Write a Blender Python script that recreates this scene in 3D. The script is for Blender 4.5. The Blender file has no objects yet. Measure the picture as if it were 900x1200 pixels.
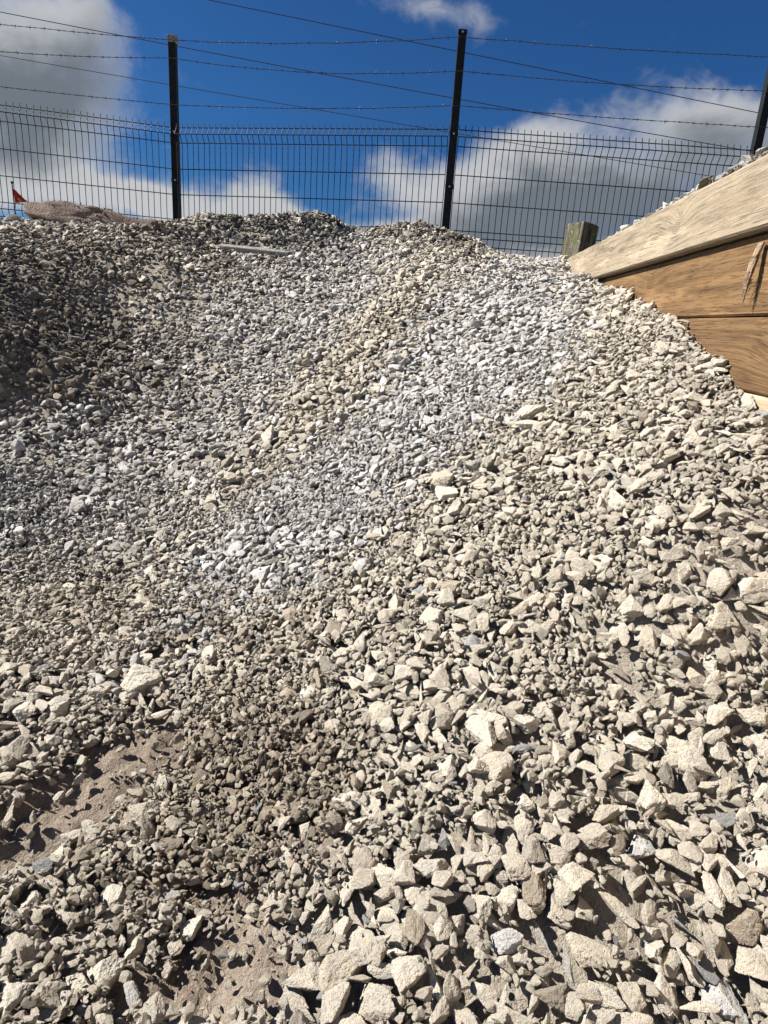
import bpy, bmesh, math, random
import numpy as np
from mathutils import Vector, Matrix, Euler, noise

rng = np.random.default_rng(7)
random.seed(7)
S = bpy.context.scene
COL = S.collection
R_ = math.radians

# ------------------------------------------------------------------ camera
F_PX = 735.0                      # focal length in pixels of the 900 x 1200 photograph
CZ = 1.12                         # camera height above the yard
up = np.array([165., 2400., F_PX]); up /= np.linalg.norm(up)
fw = np.array([0, 0, -1.]); yy = fw - fw.dot(up) * up; yy /= np.linalg.norm(yy)
xx = np.cross(yy, up)
CAM = np.array([xx, yy, up])
C0 = np.array([0, 0, CZ])
def ray(x, y): return CAM @ np.array([x - 450., 600. - y, -F_PX])
def at_z(x, y, z): d = ray(x, y); return d * (z / d[2]) + C0
def at_y(x, y, Y): d = ray(x, y); return d * (Y / d[1]) + C0
def proj(P):
    q = (np.asarray(P, float) - C0) @ CAM
    z = np.minimum(q[..., 2], -1e-4)
    return 450 + F_PX * q[..., 0] / -z, 600 - F_PX * q[..., 1] / -z, -q[..., 2]

cd = bpy.data.cameras.new('camera'); cam = bpy.data.objects.new('camera', cd); COL.objects.link(cam)
M = Matrix([list(CAM[0]), list(CAM[1]), list(CAM[2])]).to_4x4(); M.translation = Vector(C0)
cam.matrix_world = M
cd.sensor_fit = 'HORIZONTAL'; cd.sensor_width = 36; cd.lens = 36 * F_PX / 900
cd.clip_start = .02; cd.clip_end = 2000
S.camera = cam

# ------------------------------------------------------------------ helpers
def tag(o, label=None, cat=None, group=None, kind=None):
    if label: o['label'] = label
    if cat: o['category'] = cat
    if group: o['group'] = group
    if kind: o['kind'] = kind
    return o
def empty(name, loc, rz=0):
    o = bpy.data.objects.new(name, None); COL.objects.link(o)
    o.location = loc; o.rotation_euler = (0, 0, rz); o.empty_display_size = .1
    return o
def mesh_np(name, V, F, smooth=False):
    me = bpy.data.meshes.new(name)
    V = np.asarray(V, np.float32); F = np.asarray(F, np.int32); k = F.shape[1]
    me.vertices.add(len(V)); me.vertices.foreach_set('co', V.ravel())
    me.loops.add(F.size); me.loops.foreach_set('vertex_index', F.ravel())
    me.polygons.add(len(F)); me.polygons.foreach_set('loop_start', np.arange(0, F.size, k, dtype=np.int32))
    try: me.polygons.foreach_set('loop_total', np.full(len(F), k, np.int32))
    except Exception: pass
    me.update(calc_edges=True)
    me.polygons.foreach_set('use_smooth', np.full(len(F), smooth, bool))
    me.validate()
    return me
def link(name, me, mat=None, parent=None):
    o = bpy.data.objects.new(name, me); COL.objects.link(o)
    if mat: me.materials.append(mat)
    if parent: o.parent = parent
    return o
class MB:
    def __init__(s): s.V = []; s.F = []; s.n = 0
    def tube(s, pts, r, k=6, cap=True):
        pts = [Vector(p) for p in pts]
        rs = r if hasattr(r, '__len__') else [r] * len(pts)
        base = s.n
        for i, p in enumerate(pts):
            a = pts[max(i - 1, 0)]; b = pts[min(i + 1, len(pts) - 1)]
            t = (b - a).normalized()
            u = t.cross(Vector((0.123, 0.31, 1)) if abs(t.z) < .9 else Vector((1, .1, 0))).normalized(); w = t.cross(u)
            for j in range(k):
                an = 2 * math.pi * j / k
                s.V.append(p + u * (rs[i] * math.cos(an)) + w * (rs[i] * math.sin(an)))
        for i in range(len(pts) - 1):
            for j in range(k):
                a0 = base + i * k + j; a1 = base + i * k + (j + 1) % k
                s.F.append((a0, a1, a1 + k, a0 + k))
        if cap:
            s.F.append(tuple(base + j for j in range(k))[::-1])
            s.F.append(tuple(base + (len(pts) - 1) * k + j for j in range(k)))
        s.n += len(pts) * k
    def box(s, c, h, rot=None):
        c = Vector(c)
        for i in range(8):
            v = Vector(((i & 1 and 1 or -1) * h[0], (i & 2 and 1 or -1) * h[1], (i & 4 and 1 or -1) * h[2]))
            if rot: v = rot @ v
            s.V.append(c + v)
        b = s.n
        for f in ((0, 2, 3, 1), (4, 5, 7, 6), (0, 1, 5, 4), (2, 6, 7, 3), (0, 4, 6, 2), (1, 3, 7, 5)):
            s.F.append(tuple(b + i for i in f))
        s.n += 8
    def build(s, name, mat, parent=None, bevel=0):
        me = bpy.data.meshes.new(name); me.from_pydata([tuple(v) for v in s.V], [], s.F); me.update()
        if bevel:
            bm = bmesh.new(); bm.from_mesh(me)
            bmesh.ops.bevel(bm, geom=bm.edges[:], offset=bevel, segments=2, affect='EDGES', profile=.6)
            bm.to_mesh(me); bm.free()
        return link(name, me, mat, parent)

# ------------------------------------------------------------------ node helpers
def new_mat(name, rough=.8, spec=.3):
    m = bpy.data.materials.new(name); m.use_nodes = True
    nt = m.node_tree; b = nt.nodes['Principled BSDF']
    b.inputs['Roughness'].default_value = rough
    b.inputs['Specular IOR Level'].default_value = spec
    return m, nt, b
def N(nt, t, **kw):
    n = nt.nodes.new(t)
    for k, v in kw.items():
        if k.startswith('i_'):
            key = k[2:]
            n.inputs[int(key) if key.isdigit() else key.replace('_', ' ')].default_value = v
        else: setattr(n, k, v)
    return n
def math_(nt, op, a, b=None, c=None, clamp=False):
    n = nt.nodes.new('ShaderNodeMath'); n.operation = op; n.use_clamp = clamp
    for i, v in enumerate((a, b, c)):
        if v is None: continue
        if isinstance(v, (int, float)): n.inputs[i].default_value = v
        else: nt.links.new(v, n.inputs[i])
    return n.outputs[0]
def vmath(nt, op, a, b=None, scale=None):
    n = nt.nodes.new('ShaderNodeVectorMath'); n.operation = op
    for i, v in enumerate((a, b)):
        if v is None: continue
        if isinstance(v, (tuple, list)): n.inputs[i].default_value = v
        else: nt.links.new(v, n.inputs[i])
    if scale is not None: n.inputs['Scale'].default_value = scale
    return n
def noise_(nt, vec, scale, detail=4, rough=.55, dist=0):
    n = N(nt, 'ShaderNodeTexNoise'); n.inputs['Scale'].default_value = scale
    n.inputs['Detail'].default_value = detail; n.inputs['Roughness'].default_value = rough
    n.inputs['Distortion'].default_value = dist
    if vec is not None: nt.links.new(vec, n.inputs['Vector'])
    return n.outputs['Fac']
def smooth_(nt, v, a, b, lo=0, hi=1, kind='SMOOTHSTEP'):
    n = N(nt, 'ShaderNodeMapRange'); n.interpolation_type = kind
    n.inputs['From Min'].default_value = a; n.inputs['From Max'].default_value = b
    n.inputs['To Min'].default_value = lo; n.inputs['To Max'].default_value = hi
    nt.links.new(v, n.inputs['Value']); return n.outputs[0]
def mix_(nt, f, a, b, mode='MIX'):
    n = N(nt, 'ShaderNodeMix'); n.data_type = 'RGBA'; n.blend_type = mode
    for s, v in (('Factor', f), ('A', a), ('B', b)):
        i = {'Factor': 0, 'A': 6, 'B': 7}[s]
        if isinstance(v, (int, float)): n.inputs[i].default_value = v
        elif isinstance(v, (tuple, list)): n.inputs[i].default_value = (*v, 1) if len(v) == 3 else v
        else: nt.links.new(v, n.inputs[i])
    return n.outputs[2]
def bump_(nt, h, strength, dist, prev=None):
    n = N(nt, 'ShaderNodeBump'); n.inputs['Strength'].default_value = strength; n.inputs['Distance'].default_value = dist
    nt.links.new(h, n.inputs['Height'])
    if prev is not None: nt.links.new(prev, n.inputs['Normal'])
    return n.outputs[0]

# ------------------------------------------------------------------ materials
def mat_stone():
    m, nt, b = new_mat('limestone', .9, .18); L = nt.links.new
    at = N(nt, 'ShaderNodeAttribute', attribute_type='INSTANCER', attribute_name='tint')
    oi = N(nt, 'ShaderNodeObjectInfo'); tc = N(nt, 'ShaderNodeTexCoord')
    off = vmath(nt, 'ADD', tc.outputs['Object'], None)
    sc = vmath(nt, 'SCALE', (13.1, 7.7, 21.3)); L(math_(nt, 'MULTIPLY', oi.outputs['Random'], 9.0), sc.inputs['Scale'])
    L(sc.outputs[0], off.inputs[1]); v = off.outputs[0]
    big = noise_(nt, v, 1.6, 2, .6)
    fine = noise_(nt, v, 6.5, 6, .78)
    speck = noise_(nt, v, 34, 1, .6)
    c = mix_(nt, smooth_(nt, big, .42, .62, 0, .75), at.outputs['Color'], vmath(nt, 'MULTIPLY', at.outputs['Color'], (1.16, 1.12, 1.05)).outputs[0])
    c = mix_(nt, smooth_(nt, fine, .48, .36, 0, .75), c, vmath(nt, 'MULTIPLY', at.outputs['Color'], (.60, .57, .54)).outputs[0])
    c = mix_(nt, smooth_(nt, speck, .58, .70, 0, .6), c, (.70, .67, .61))
    # faint calcite veins / darker seams
    seam = noise_(nt, v, 2.3, 2, .5)
    sm = math_(nt, 'ABSOLUTE', math_(nt, 'SUBTRACT', seam, .5))
    c = mix_(nt, smooth_(nt, sm, .012, .0, 0, .35), c, vmath(nt, 'MULTIPLY', at.outputs['Color'], (.5, .46, .42)).outputs[0])
    L(c, b.inputs['Base Color'])
    vo = N(nt, 'ShaderNodeTexVoronoi'); vo.inputs['Scale'].default_value = 7.5; L(v, vo.inputs['Vector'])
    pit = smooth_(nt, vo.outputs['Distance'], .0, .28)
    h = math_(nt, 'ADD', math_(nt, 'MULTIPLY', fine, 1.0), math_(nt, 'MULTIPLY', pit, .6))
    L(bump_(nt, h, 1.0, .009), b.inputs['Normal'])
    return m
def mat_dirt():
    m, nt, b = new_mat('dusty_soil', .95, .12); L = nt.links.new
    g = N(nt, 'ShaderNodeNewGeometry').outputs['Position']
    at = N(nt, 'ShaderNodeAttribute', attribute_type='GEOMETRY', attribute_name='soil')
    a = noise_(nt, g, 3.2, 5, .6); f = noise_(nt, g, 60, 5, .7); f2 = noise_(nt, g, 260, 3, .7)
    c = mix_(nt, smooth_(nt, a, .35, .65), (.30, .245, .19), (.21, .165, .125))
    c = mix_(nt, at.outputs['Fac'], (.32, .28, .225), c)
    c = mix_(nt, smooth_(nt, f, .50, .68, 0, .6), c, (.36, .31, .26))
    c = mix_(nt, smooth_(nt, f2, .56, .72, 0, .6), c, (.44, .41, .36))
    c = mix_(nt, smooth_(nt, f2, .42, .30, 0, .6), c, (.10, .08, .06))
    L(c, b.inputs['Base Color'])
    h = math_(nt, 'ADD', f, math_(nt, 'MULTIPLY', f2, .35))
    L(bump_(nt, h, 1.0, .012), b.inputs['Normal'])
    return m
def mat_wood(name, pale, dark, knots, seed, rough=.75, gscale=1.0, gray=.0):
    """knots: (x, z, size) on the front face, in board coordinates"""
    m, nt, b = new_mat(name, rough, .22); L = nt.links.new
    tc = N(nt, 'ShaderNodeTexCoord'); o = tc.outputs['Object']
    sp = N(nt, 'ShaderNodeSeparateXYZ'); L(o, sp.inputs[0]); X, Yc, Z = sp.outputs
    g = math_(nt, 'ADD', Z, math_(nt, 'MULTIPLY', Yc, .6))
    kd = None
    for kx, kz, ks in knots:
        dx = math_(nt, 'MULTIPLY', math_(nt, 'SUBTRACT', X, kx), 1 / (ks * 3.4)); dz = math_(nt, 'MULTIPLY', math_(nt, 'SUBTRACT', Z, kz), 1 / (ks * 1.25))
        d2 = math_(nt, 'ADD', math_(nt, 'MULTIPLY', dx, dx), math_(nt, 'MULTIPLY', dz, dz))
        e = math_(nt, 'EXPONENT', math_(nt, 'MULTIPLY', d2, -1.0))
        g = math_(nt, 'ADD', g, math_(nt, 'MULTIPLY', e, ks * .8))
        dx2 = math_(nt, 'MULTIPLY', math_(nt, 'SUBTRACT', X, kx), 1 / (ks * .8)); dz2 = math_(nt, 'MULTIPLY', math_(nt, 'SUBTRACT', Z, kz), 1 / (ks * .42))
        r = math_(nt, 'SQRT', math_(nt, 'ADD', math_(nt, 'MULTIPLY', dx2, dx2), math_(nt, 'MULTIPLY', dz2, dz2)))
        kd = r if kd is None else math_(nt, 'MINIMUM', kd, r)
    warp = noise_(nt, o, 1.3, 3, .5)
    g = math_(nt, 'ADD', g, math_(nt, 'MULTIPLY', warp, .006))
    cb = N(nt, 'ShaderNodeCombineXYZ'); L(math_(nt, 'MULTIPLY', X, .8), cb.inputs[0]); cb.inputs[1].default_value = seed; L(math_(nt, 'MULTIPLY', g, 95 * gscale), cb.inputs[2])
    ring = noise_(nt, cb.outputs[0], 1.0, 2, .5)
    cb2 = N(nt, 'ShaderNodeCombineXYZ'); L(math_(nt, 'MULTIPLY', X, 9), cb2.inputs[0]); L(math_(nt, 'MULTIPLY', Yc, 40), cb2.inputs[1]); L(math_(nt, 'MULTIPLY', g, 300 * gscale), cb2.inputs[2])
    fib = noise_(nt, cb2.outputs[0], 1.0, 3, .6)
    stain = noise_(nt, vmath(nt, 'MULTIPLY', o, (.8, 1, 5)).outputs[0], 2.6, 4, .6)
    rough_n = noise_(nt, vmath(nt, 'MULTIPLY', o, (.6, 1, 1)).outputs[0], 170, 3, .6)
    c = mix_(nt, smooth_(nt, ring, .32, .66, .12, .95), dark, pale)
    c = mix_(nt, smooth_(nt, stain, .54, .66, 0, .8), c, tuple(p * 1.3 for p in pale))
    c = mix_(nt, smooth_(nt, stain, .46, .32, 0, .75), c, tuple(d * .55 for d in dark))
    c = mix_(nt, smooth_(nt, fib, .50, .34, 0, .8), c, tuple(d * .45 for d in dark))
    c = mix_(nt, smooth_(nt, rough_n, .58, .72, 0, .35), c, tuple(min(.8, p * 1.35) for p in pale))
    if kd is not None:
        rg = math_(nt, 'SINE', math_(nt, 'MULTIPLY', kd, 17.0))
        kc = mix_(nt, smooth_(nt, rg, -.6, .8), tuple(d * .55 for d in dark), tuple(p * .95 for p in pale))
        c = mix_(nt, smooth_(nt, kd, 1.12, .92, 0, .8), c, kc)
        c = mix_(nt, smooth_(nt, math_(nt, 'ABSOLUTE', math_(nt, 'SUBTRACT', kd, 1.0)), .12, .0, 0, .6), c, tuple(d * .35 for d in dark))
    L(c, b.inputs['Base Color'])
    h = math_(nt, 'ADD', math_(nt, 'MULTIPLY', ring, .5), math_(nt, 'ADD', math_(nt, 'MULTIPLY', fib, .5), math_(nt, 'MULTIPLY', rough_n, .6)))
    L(bump_(nt, h, .8, .003), b.inputs['Normal'])
    return m
def mat_plain(name, col, rough=.5, spec=.4, metal=0, var=.3, scale=40, bump=.0):
    m, nt, b = new_mat(name, rough, spec); L = nt.links.new
    o = N(nt, 'ShaderNodeTexCoord').outputs['Object']
    n = noise_(nt, o, scale, 4, .6)
    L(mix_(nt, smooth_(nt, n, .35, .7), tuple(c * (1 - var) for c in col), tuple(min(1, c * (1 + var)) for c in col)), b.inputs['Base Color'])
    b.inputs['Metallic'].default_value = metal
    if bump: L(bump_(nt, n, .8, bump), b.inputs['Normal'])
    return m
def mat_concrete(name, c1, c2, c3):
    m, nt, b = new_mat(name, .92, .15); L = nt.links.new
    o = N(nt, 'ShaderNodeTexCoord').outputs['Object']
    a = noise_(nt, o, 9, 5, .65); f = noise_(nt, o, 70, 4, .7); s = noise_(nt, o, 150, 2, .5)
    c = mix_(nt, smooth_(nt, a, .35, .65), c1, c2)
    c = mix_(nt, smooth_(nt, f, .45, .3, 0, .8), c, c3)
    c = mix_(nt, smooth_(nt, s, .62, .7, 0, .7), c, (.5, .47, .43))
    L(c, b.inputs['Base Color'])
    L(bump_(nt, math_(nt, 'ADD', a, f), 1.0, .02), b.inputs['Normal'])
    return m
M_STONE = mat_stone(); M_DIRT = mat_dirt()
M_STEEL = mat_plain('dark_green_coated_steel', (.007, .009, .010), .6, .2, 0, .4, 30)
M_CAP = mat_plain('worn_grey_cap', (.20, .20, .19), .7, .3, 0, .5, 60)
M_BOLT = mat_plain('zinc_bolt', (.55, .55, .54), .35, .5, .6, .2, 90)
M_WIRE = mat_plain('weathered_wire', (.035, .037, .04), .5, .4, .3, .4, 60)
M_CABLE = mat_plain('black_cable', (.012, .012, .014), .6, .3, 0, .2, 20)

# ------------------------------------------------------------------ heap surface (relative to camera height, then lifted)
V_ = ray(520, 382).copy(); V_[2] = 0; V_ /= np.linalg.norm(V_); NW = np.array([V_[1], -V_[0], 0]); W_OFF = .8
def wall_pt(x, y): d = ray(x, y); return d * (W_OFF / d.dot(NW)) + C0
cp = []
for p in [(-100,1200,-.98),(0,1200,-.98),(225,1200,-1.0),(450,1200,-.98),(675,1200,-.96),(900,1200,-.93),
          (0,1000,-.96),(225,1000,-.98),(450,1000,-.91),(675,1000,-.85),(900,1000,-.82),
          (0,800,-.90),(200,800,-.89),(450,800,-.78),(675,800,-.71),(900,800,-.63),
          (0,660,-.86),(200,660,-.81),(330,700,-.76),
          (450,620,-.58),(675,620,-.46),(880,620,-.37)]: cp.append(at_z(*p))
for p in [(450,450,2.65),(450,350,3.45),(450,300,4.1),(600,450,2.25),(600,350,3.2),(560,500,2.0),
          (700,450,2.0),(760,500,1.72),(700,380,2.6),
          (0,560,2.25),(0,480,2.62),(0,400,2.85),(0,300,3.7),(-150,560,2.2),(-150,400,2.6),(-150,300,3.5),
          (200,560,2.35),(200,480,2.85),(200,400,3.35),(200,300,4.0),(100,480,2.75),(100,400,3.3),
          (330,540,2.3),(330,450,2.9),(330,370,3.5),(330,312,4.0),
          # crest
          (-150,255,4.5),(0,266,4.5),(100,262,4.5),(200,262,4.5),(232,256,4.5),(300,256,4.5),(385,257,4.5),(415,279,4.5),(240,286,4.3),(300,290,4.28),(370,290,4.3),(440,268,4.5),
          (475,266,4.5),(520,277,4.5),(570,295,4.5),(620,308,4.5)]: cp.append(at_y(*p))
for p in [(900,490),(870,468),(830,412),(803,378),(755,352),(715,340),(700,336),(680,326),(656,315)]: cp.append(wall_pt(*p) - np.array([0, 0, .018 if p[1] > 345 else .006]))
for X in (-4.2, -3, -1.5, 0, 1.2, 3): cp.append([X, 5.15, CZ + .22]); cp.append([X, 6.1, CZ - .35])
for X, Y, z in [(-4.2, 0, -.98), (-4.2, 2, -.88), (-4.2, 3, -.3), (-4.2, 4.5, .6), (0, -.6, -1.06), (-2, -.6, -1.06), (1.1, -.6, -.95), (-1.6, .3, -1.0), (-2.6, 1.2, -.94), (1.0, .3, -.90), (1.0, .9, -.62)]:
    cp.append([X, Y, CZ + z])
cp = np.array(cp)
def tps_fit(P, z, lam):
    n = len(P); d = np.linalg.norm(P[:, None] - P[None], axis=2); K = np.where(d > 0, d * d * np.log(d + 1e-12), 0)
    A = np.zeros((n + 3, n + 3)); A[:n, :n] = K + lam * np.eye(n); A[:n, n:] = np.c_[np.ones(n), P]; A[n:, :n] = A[:n, n:].T
    return np.linalg.solve(A, np.r_[z, 0, 0, 0])
TW = tps_fit(cp[:, :2], cp[:, 2], .004)
def base_h(X, Y):
    X = np.asarray(X, float); Y = np.asarray(Y, float); sh = X.shape; X = X.ravel(); Y = Y.ravel(); out = np.empty(len(X))
    for i in range(0, len(X), 20000):
        q = np.c_[X[i:i+20000], Y[i:i+20000]]; d = np.linalg.norm(q[:, None] - cp[None, :, :2], axis=2)
        out[i:i+20000] = (d * d * np.log(d + 1e-12)) @ TW[:len(cp)] + TW[-3] + q @ TW[-2:]
    return out.reshape(sh)
CELL = .0065
GX0, GX1, GY0, GY1 = -3.9, 1.3, -.1, 5.5
gx = np.arange(GX0, GX1, CELL); gy = np.arange(GY0, GY1, CELL)
cgx = np.arange(GX0, GX1 + .08, .04); cgy = np.arange(GY0, GY1 + .08, .04)
CH = base_h(*np.meshgrid(cgx, cgy, indexing='ij'))
# gentle natural lumps and slumps
for i, X in enumerate(cgx):
    for j, Y in enumerate(cgy):
        CH[i, j] += .030 * noise.fractal(Vector((X * 1.7, Y * 1.7, 3.1)), 1.0, 2.0, 4)
def bil(G, x0, y0, st, X, Y):
    u = np.clip((X - x0) / st, 0, G.shape[0] - 1.001); v = np.clip((Y - y0) / st, 0, G.shape[1] - 1.001)
    i = u.astype(int); j = v.astype(int); a = u - i; b = v - j
    return G[i, j] * (1 - a) * (1 - b) + G[i + 1, j] * a * (1 - b) + G[i, j + 1] * (1 - a) * b + G[i + 1, j + 1] * a * b
def surf(X, Y): return bil(CH, GX0, GY0, .04, np.asarray(X, float), np.asarray(Y, float))
def hit(px, py):
    d = ray(px, py); d = d / d[1]
    ys = np.arange(.25, 5.2, .01); P = C0 + d[None] * ys[:, None]
    below = P[:, 2] < surf(P[:, 0], P[:, 1])
    k = np.argmax(below) if below.any() else len(ys) - 1
    return P[k]

def wall_x(Y): return (W_OFF - Y * NW[1]) / NW[0]
def ell(px, py, cx, cy, rx, ry, ang=0):
    a = math.radians(ang); dx = px - cx; dy = py - cy
    u = (dx * math.cos(a) + dy * math.sin(a)) / rx; v = (-dx * math.sin(a) + dy * math.cos(a)) / ry
    return np.exp(-(u * u + v * v) ** 1.5)
# bare soil patches of the ground, laid out from the world positions they project from
def soil_mask(px, py):
    m = 1.5 * ell(px, py, 70, 955, 150, 46, -38) + 1.2 * ell(px, py, 170, 890, 70, 28, -35) + 1.4 * ell(px, py, 262, 1150, 100, 62, -10) + 1.2 * ell(px, py, 262, 1052, 62, 26, 0) + .5 * ell(px, py, 40, 690, 130, 16, 0)
    return np.clip(m, 0, 1)
def brown_mask(px, py):
    m = .8 * ell(px, py, 235, 960, 165, 140, -20) + .9 * ell(px, py, 330, 900, 90, 110) + .6 * ell(px, py, 180, 720, 230, 55, 0) + .4 * ell(px, py, 20, 1180, 130, 60)
    return np.clip(m, 0, 1)

# base sheet of the heap
bx = np.arange(GX0, GX1 - .02, .0125); by = np.arange(-1.2, 6.6, .0125)
BX, BY = np.meshgrid(bx, by, indexing='ij')
BZ = np.where((BY > GY0) & (BY < GY1 - .05), surf(BX, BY), base_h(BX, np.clip(BY, -1.2, 6.6)))
ppx, ppy, _ = proj(np.stack([BX, BY, BZ], -1)); soil = soil_mask(ppx, ppy) * (BY > .1)
brn = brown_mask(ppx, ppy) * (BY > .1)
LN = np.zeros_like(BZ)
for i in range(len(bx)):
    for j in range(len(by)):
        if soil[i, j] > .03 or brn[i, j] > .1:
            LN[i, j] = noise.fractal(Vector((bx[i] * 16, by[j] * 16, 0)), .55, 2.1, 5)
BZ = BZ + LN * .017 * np.clip(soil + brn, 0, 1) - .006 - .008 * soil
keep = BX < wall_x(BY) - .002
nx, ny = BX.shape; ids = np.arange(nx * ny).reshape(nx, ny)
Fq = np.stack([ids[:-1, :-1], ids[1:, :-1], ids[1:, 1:], ids[:-1, 1:]], -1).reshape(-1, 4)
Fk = (BX[:-1, :-1] < wall_x(BY[:-1, :-1]) - .0).reshape(-1)
BXc = np.minimum(BX, wall_x(BY) - .0015)
me = mesh_np('gravel_heap', np.stack([BXc, BY, BZ], -1).reshape(-1, 3), Fq[Fk], True)
at = me.attributes.new('soil', 'FLOAT', 'POINT'); at.data.foreach_set('value', np.clip(soil + .8 * brn, 0, 1).astype(np.float32).ravel())
heap = tag(link('gravel_heap', me, M_DIRT), 'dusty soil and stone fines under the loose gravel of the heap', 'gravel heap', kind='structure')
# the yard, one sheet to the horizon
gm = MB(); gm.V = [Vector((-600, -600, 0)), Vector((600, -600, 0)), Vector((600, 600, 0)), Vector((-600, 600, 0))]; gm.F = [(0, 1, 2, 3)]; gm.n = 4
yard = tag(gm.build('ground', M_DIRT), 'bare stony yard ground around the heap', 'ground', kind='structure')

# ------------------------------------------------------------------ stone shapes
def ico(sub):
    bm = bmesh.new(); bmesh.ops.create_icosphere(bm, subdivisions=sub, radius=1); bm.verts.ensure_lookup_table()
    V = np.array([v.co[:] for v in bm.verts]); F = np.array([[v.index for v in f.verts] for f in bm.faces]); bm.free()
    return V / np.linalg.norm(V, axis=1)[:, None], F
ICO = {s: ico(s) for s in (2, 3, 4, 5)}
def stone_mesh(name, seed, sub, p=22):
    r = np.random.default_rng(seed); D, F = ICO[sub]
    n = r.integers(9, 16); nn = r.normal(size=(n, 3)); nn /= np.linalg.norm(nn, axis=1)[:, None]
    nn = np.r_[nn, r.normal(size=(2, 3)) * [.3, .3, 1] + [[0, 0, 1.5], [0, 0, -1.5]]]; nn /= np.linalg.norm(nn, axis=1)[:, None]
    hh = r.uniform(.66, 1.0, len(nn)) ** 1.15
    ax = np.array([1, r.uniform(.66, .95), r.uniform(.46, .80)])
    q = np.maximum(0, (D @ nn.T) / hh[None]); rad = (q ** p).sum(1) ** (-1 / p)
    V = D * rad[:, None]
    o = Vector(r.uniform(-50, 50, 3))
    am = .075 if sub >= 4 else .05
    f = np.array([noise.fractal(Vector(v) * 2.3 + o, .55 if sub >= 4 else .75, 2.1, 6 if sub >= 4 else 3) for v in D])
    V = V * (1 + am * f[:, None])
    V = V * ax[None]
    sh = r.uniform(-.15, .15); V[:, 0] += sh * V[:, 1]
    V /= np.abs(V).max()
    V -= (V.max(0) + V.min(0)) / 2
    me = mesh_np(name, V, F, False); me.materials.append(M_STONE)
    return me, ax / ax.max()
NV = 18; NL = 14
lib = bpy.data.collections.new('stone_shapes')        # shapes used by the gravel; not linked, nothing hidden in the scene
AX = []; BIG = []
for k in range(NV):
    me, ax = stone_mesh('stone', 100 + k, 4, 28 + (k % 4) * 14); AX.append(ax)
    o = bpy.data.objects.new('shape_%02d' % k, me); lib.objects.link(o)
    BIG.append(stone_mesh('stone', 100 + k, 5, 28 + (k % 4) * 14)[0])
for k in range(NL):
    me, ax = stone_mesh('chip', 300 + k, 3, 20); AX.append(ax)
    o = bpy.data.objects.new('shape_%02d' % (NV + k), me); lib.objects.link(o)
AX = np.array(AX)

# ------------------------------------------------------------------ colours of the stone by place
CREAM = np.array([.58, .515, .415]); PALE = np.array([.69, .63, .53]); GREY = np.array([.45, .43, .395]); WHITE = np.array([.64, .625, .60])
DARK = np.array([.15, .128, .098]); BROWN = np.array([.33, .275, .21]); SLATE = np.array([.30, .305, .30]); TAN = np.array([.42, .36, .28])
def stone_tint(px, py, n):
    """rows of rgb for stones at photo positions px, py; n = random [0,1) (k,4)"""
    base = CREAM + (PALE - CREAM) * n[:, :1]
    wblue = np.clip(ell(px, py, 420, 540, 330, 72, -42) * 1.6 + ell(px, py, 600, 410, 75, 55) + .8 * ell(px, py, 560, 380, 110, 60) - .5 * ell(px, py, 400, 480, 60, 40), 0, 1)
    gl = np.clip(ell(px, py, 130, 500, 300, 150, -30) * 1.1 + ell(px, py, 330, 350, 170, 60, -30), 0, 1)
    dk = np.clip(ell(px, py, -30, 385, 250, 105, 8) * 1.15 + ell(px, py, 120, 300, 260, 40) * .42 + ell(px, py, 315, 266, 105, 19) * 1.3 + ell(px, py, 490, 268, 60, 12) + ell(px, py, 545, 285, 40, 9), 0, 1)  # far-left dark: dirty stones plus the sun-averted slope's shade put into their tint
    beige = np.clip(ell(px, py, 390, 450, 210, 34, -48), 0, 1)
    br = brown_mask(px, py)
    c = base.copy()
    def blend(c, mask, tgt, soft=.3):
        w = np.clip((mask - n[:, 1] * .85) / soft + .25, 0, 1)[:, None]; return c * (1 - w) + tgt * w
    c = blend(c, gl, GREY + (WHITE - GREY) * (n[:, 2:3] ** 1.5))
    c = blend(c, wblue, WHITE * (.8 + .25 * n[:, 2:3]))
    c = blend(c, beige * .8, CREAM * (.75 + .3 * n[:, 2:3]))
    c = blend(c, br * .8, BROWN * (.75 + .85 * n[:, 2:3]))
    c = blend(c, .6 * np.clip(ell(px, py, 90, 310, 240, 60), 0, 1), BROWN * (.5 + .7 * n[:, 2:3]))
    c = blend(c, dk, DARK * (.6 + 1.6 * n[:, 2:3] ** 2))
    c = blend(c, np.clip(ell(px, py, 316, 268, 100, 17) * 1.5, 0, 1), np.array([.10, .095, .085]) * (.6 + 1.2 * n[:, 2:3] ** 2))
    odd = n[:, 3] < .008; c[odd] = SLATE * (.8 + .6 * n[odd, 2:3])
    odd = (n[:, 3] > .035) & (n[:, 3] < .05); c[odd] = TAN
    return c * (.88 + .22 * n[:, 2:3])

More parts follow.
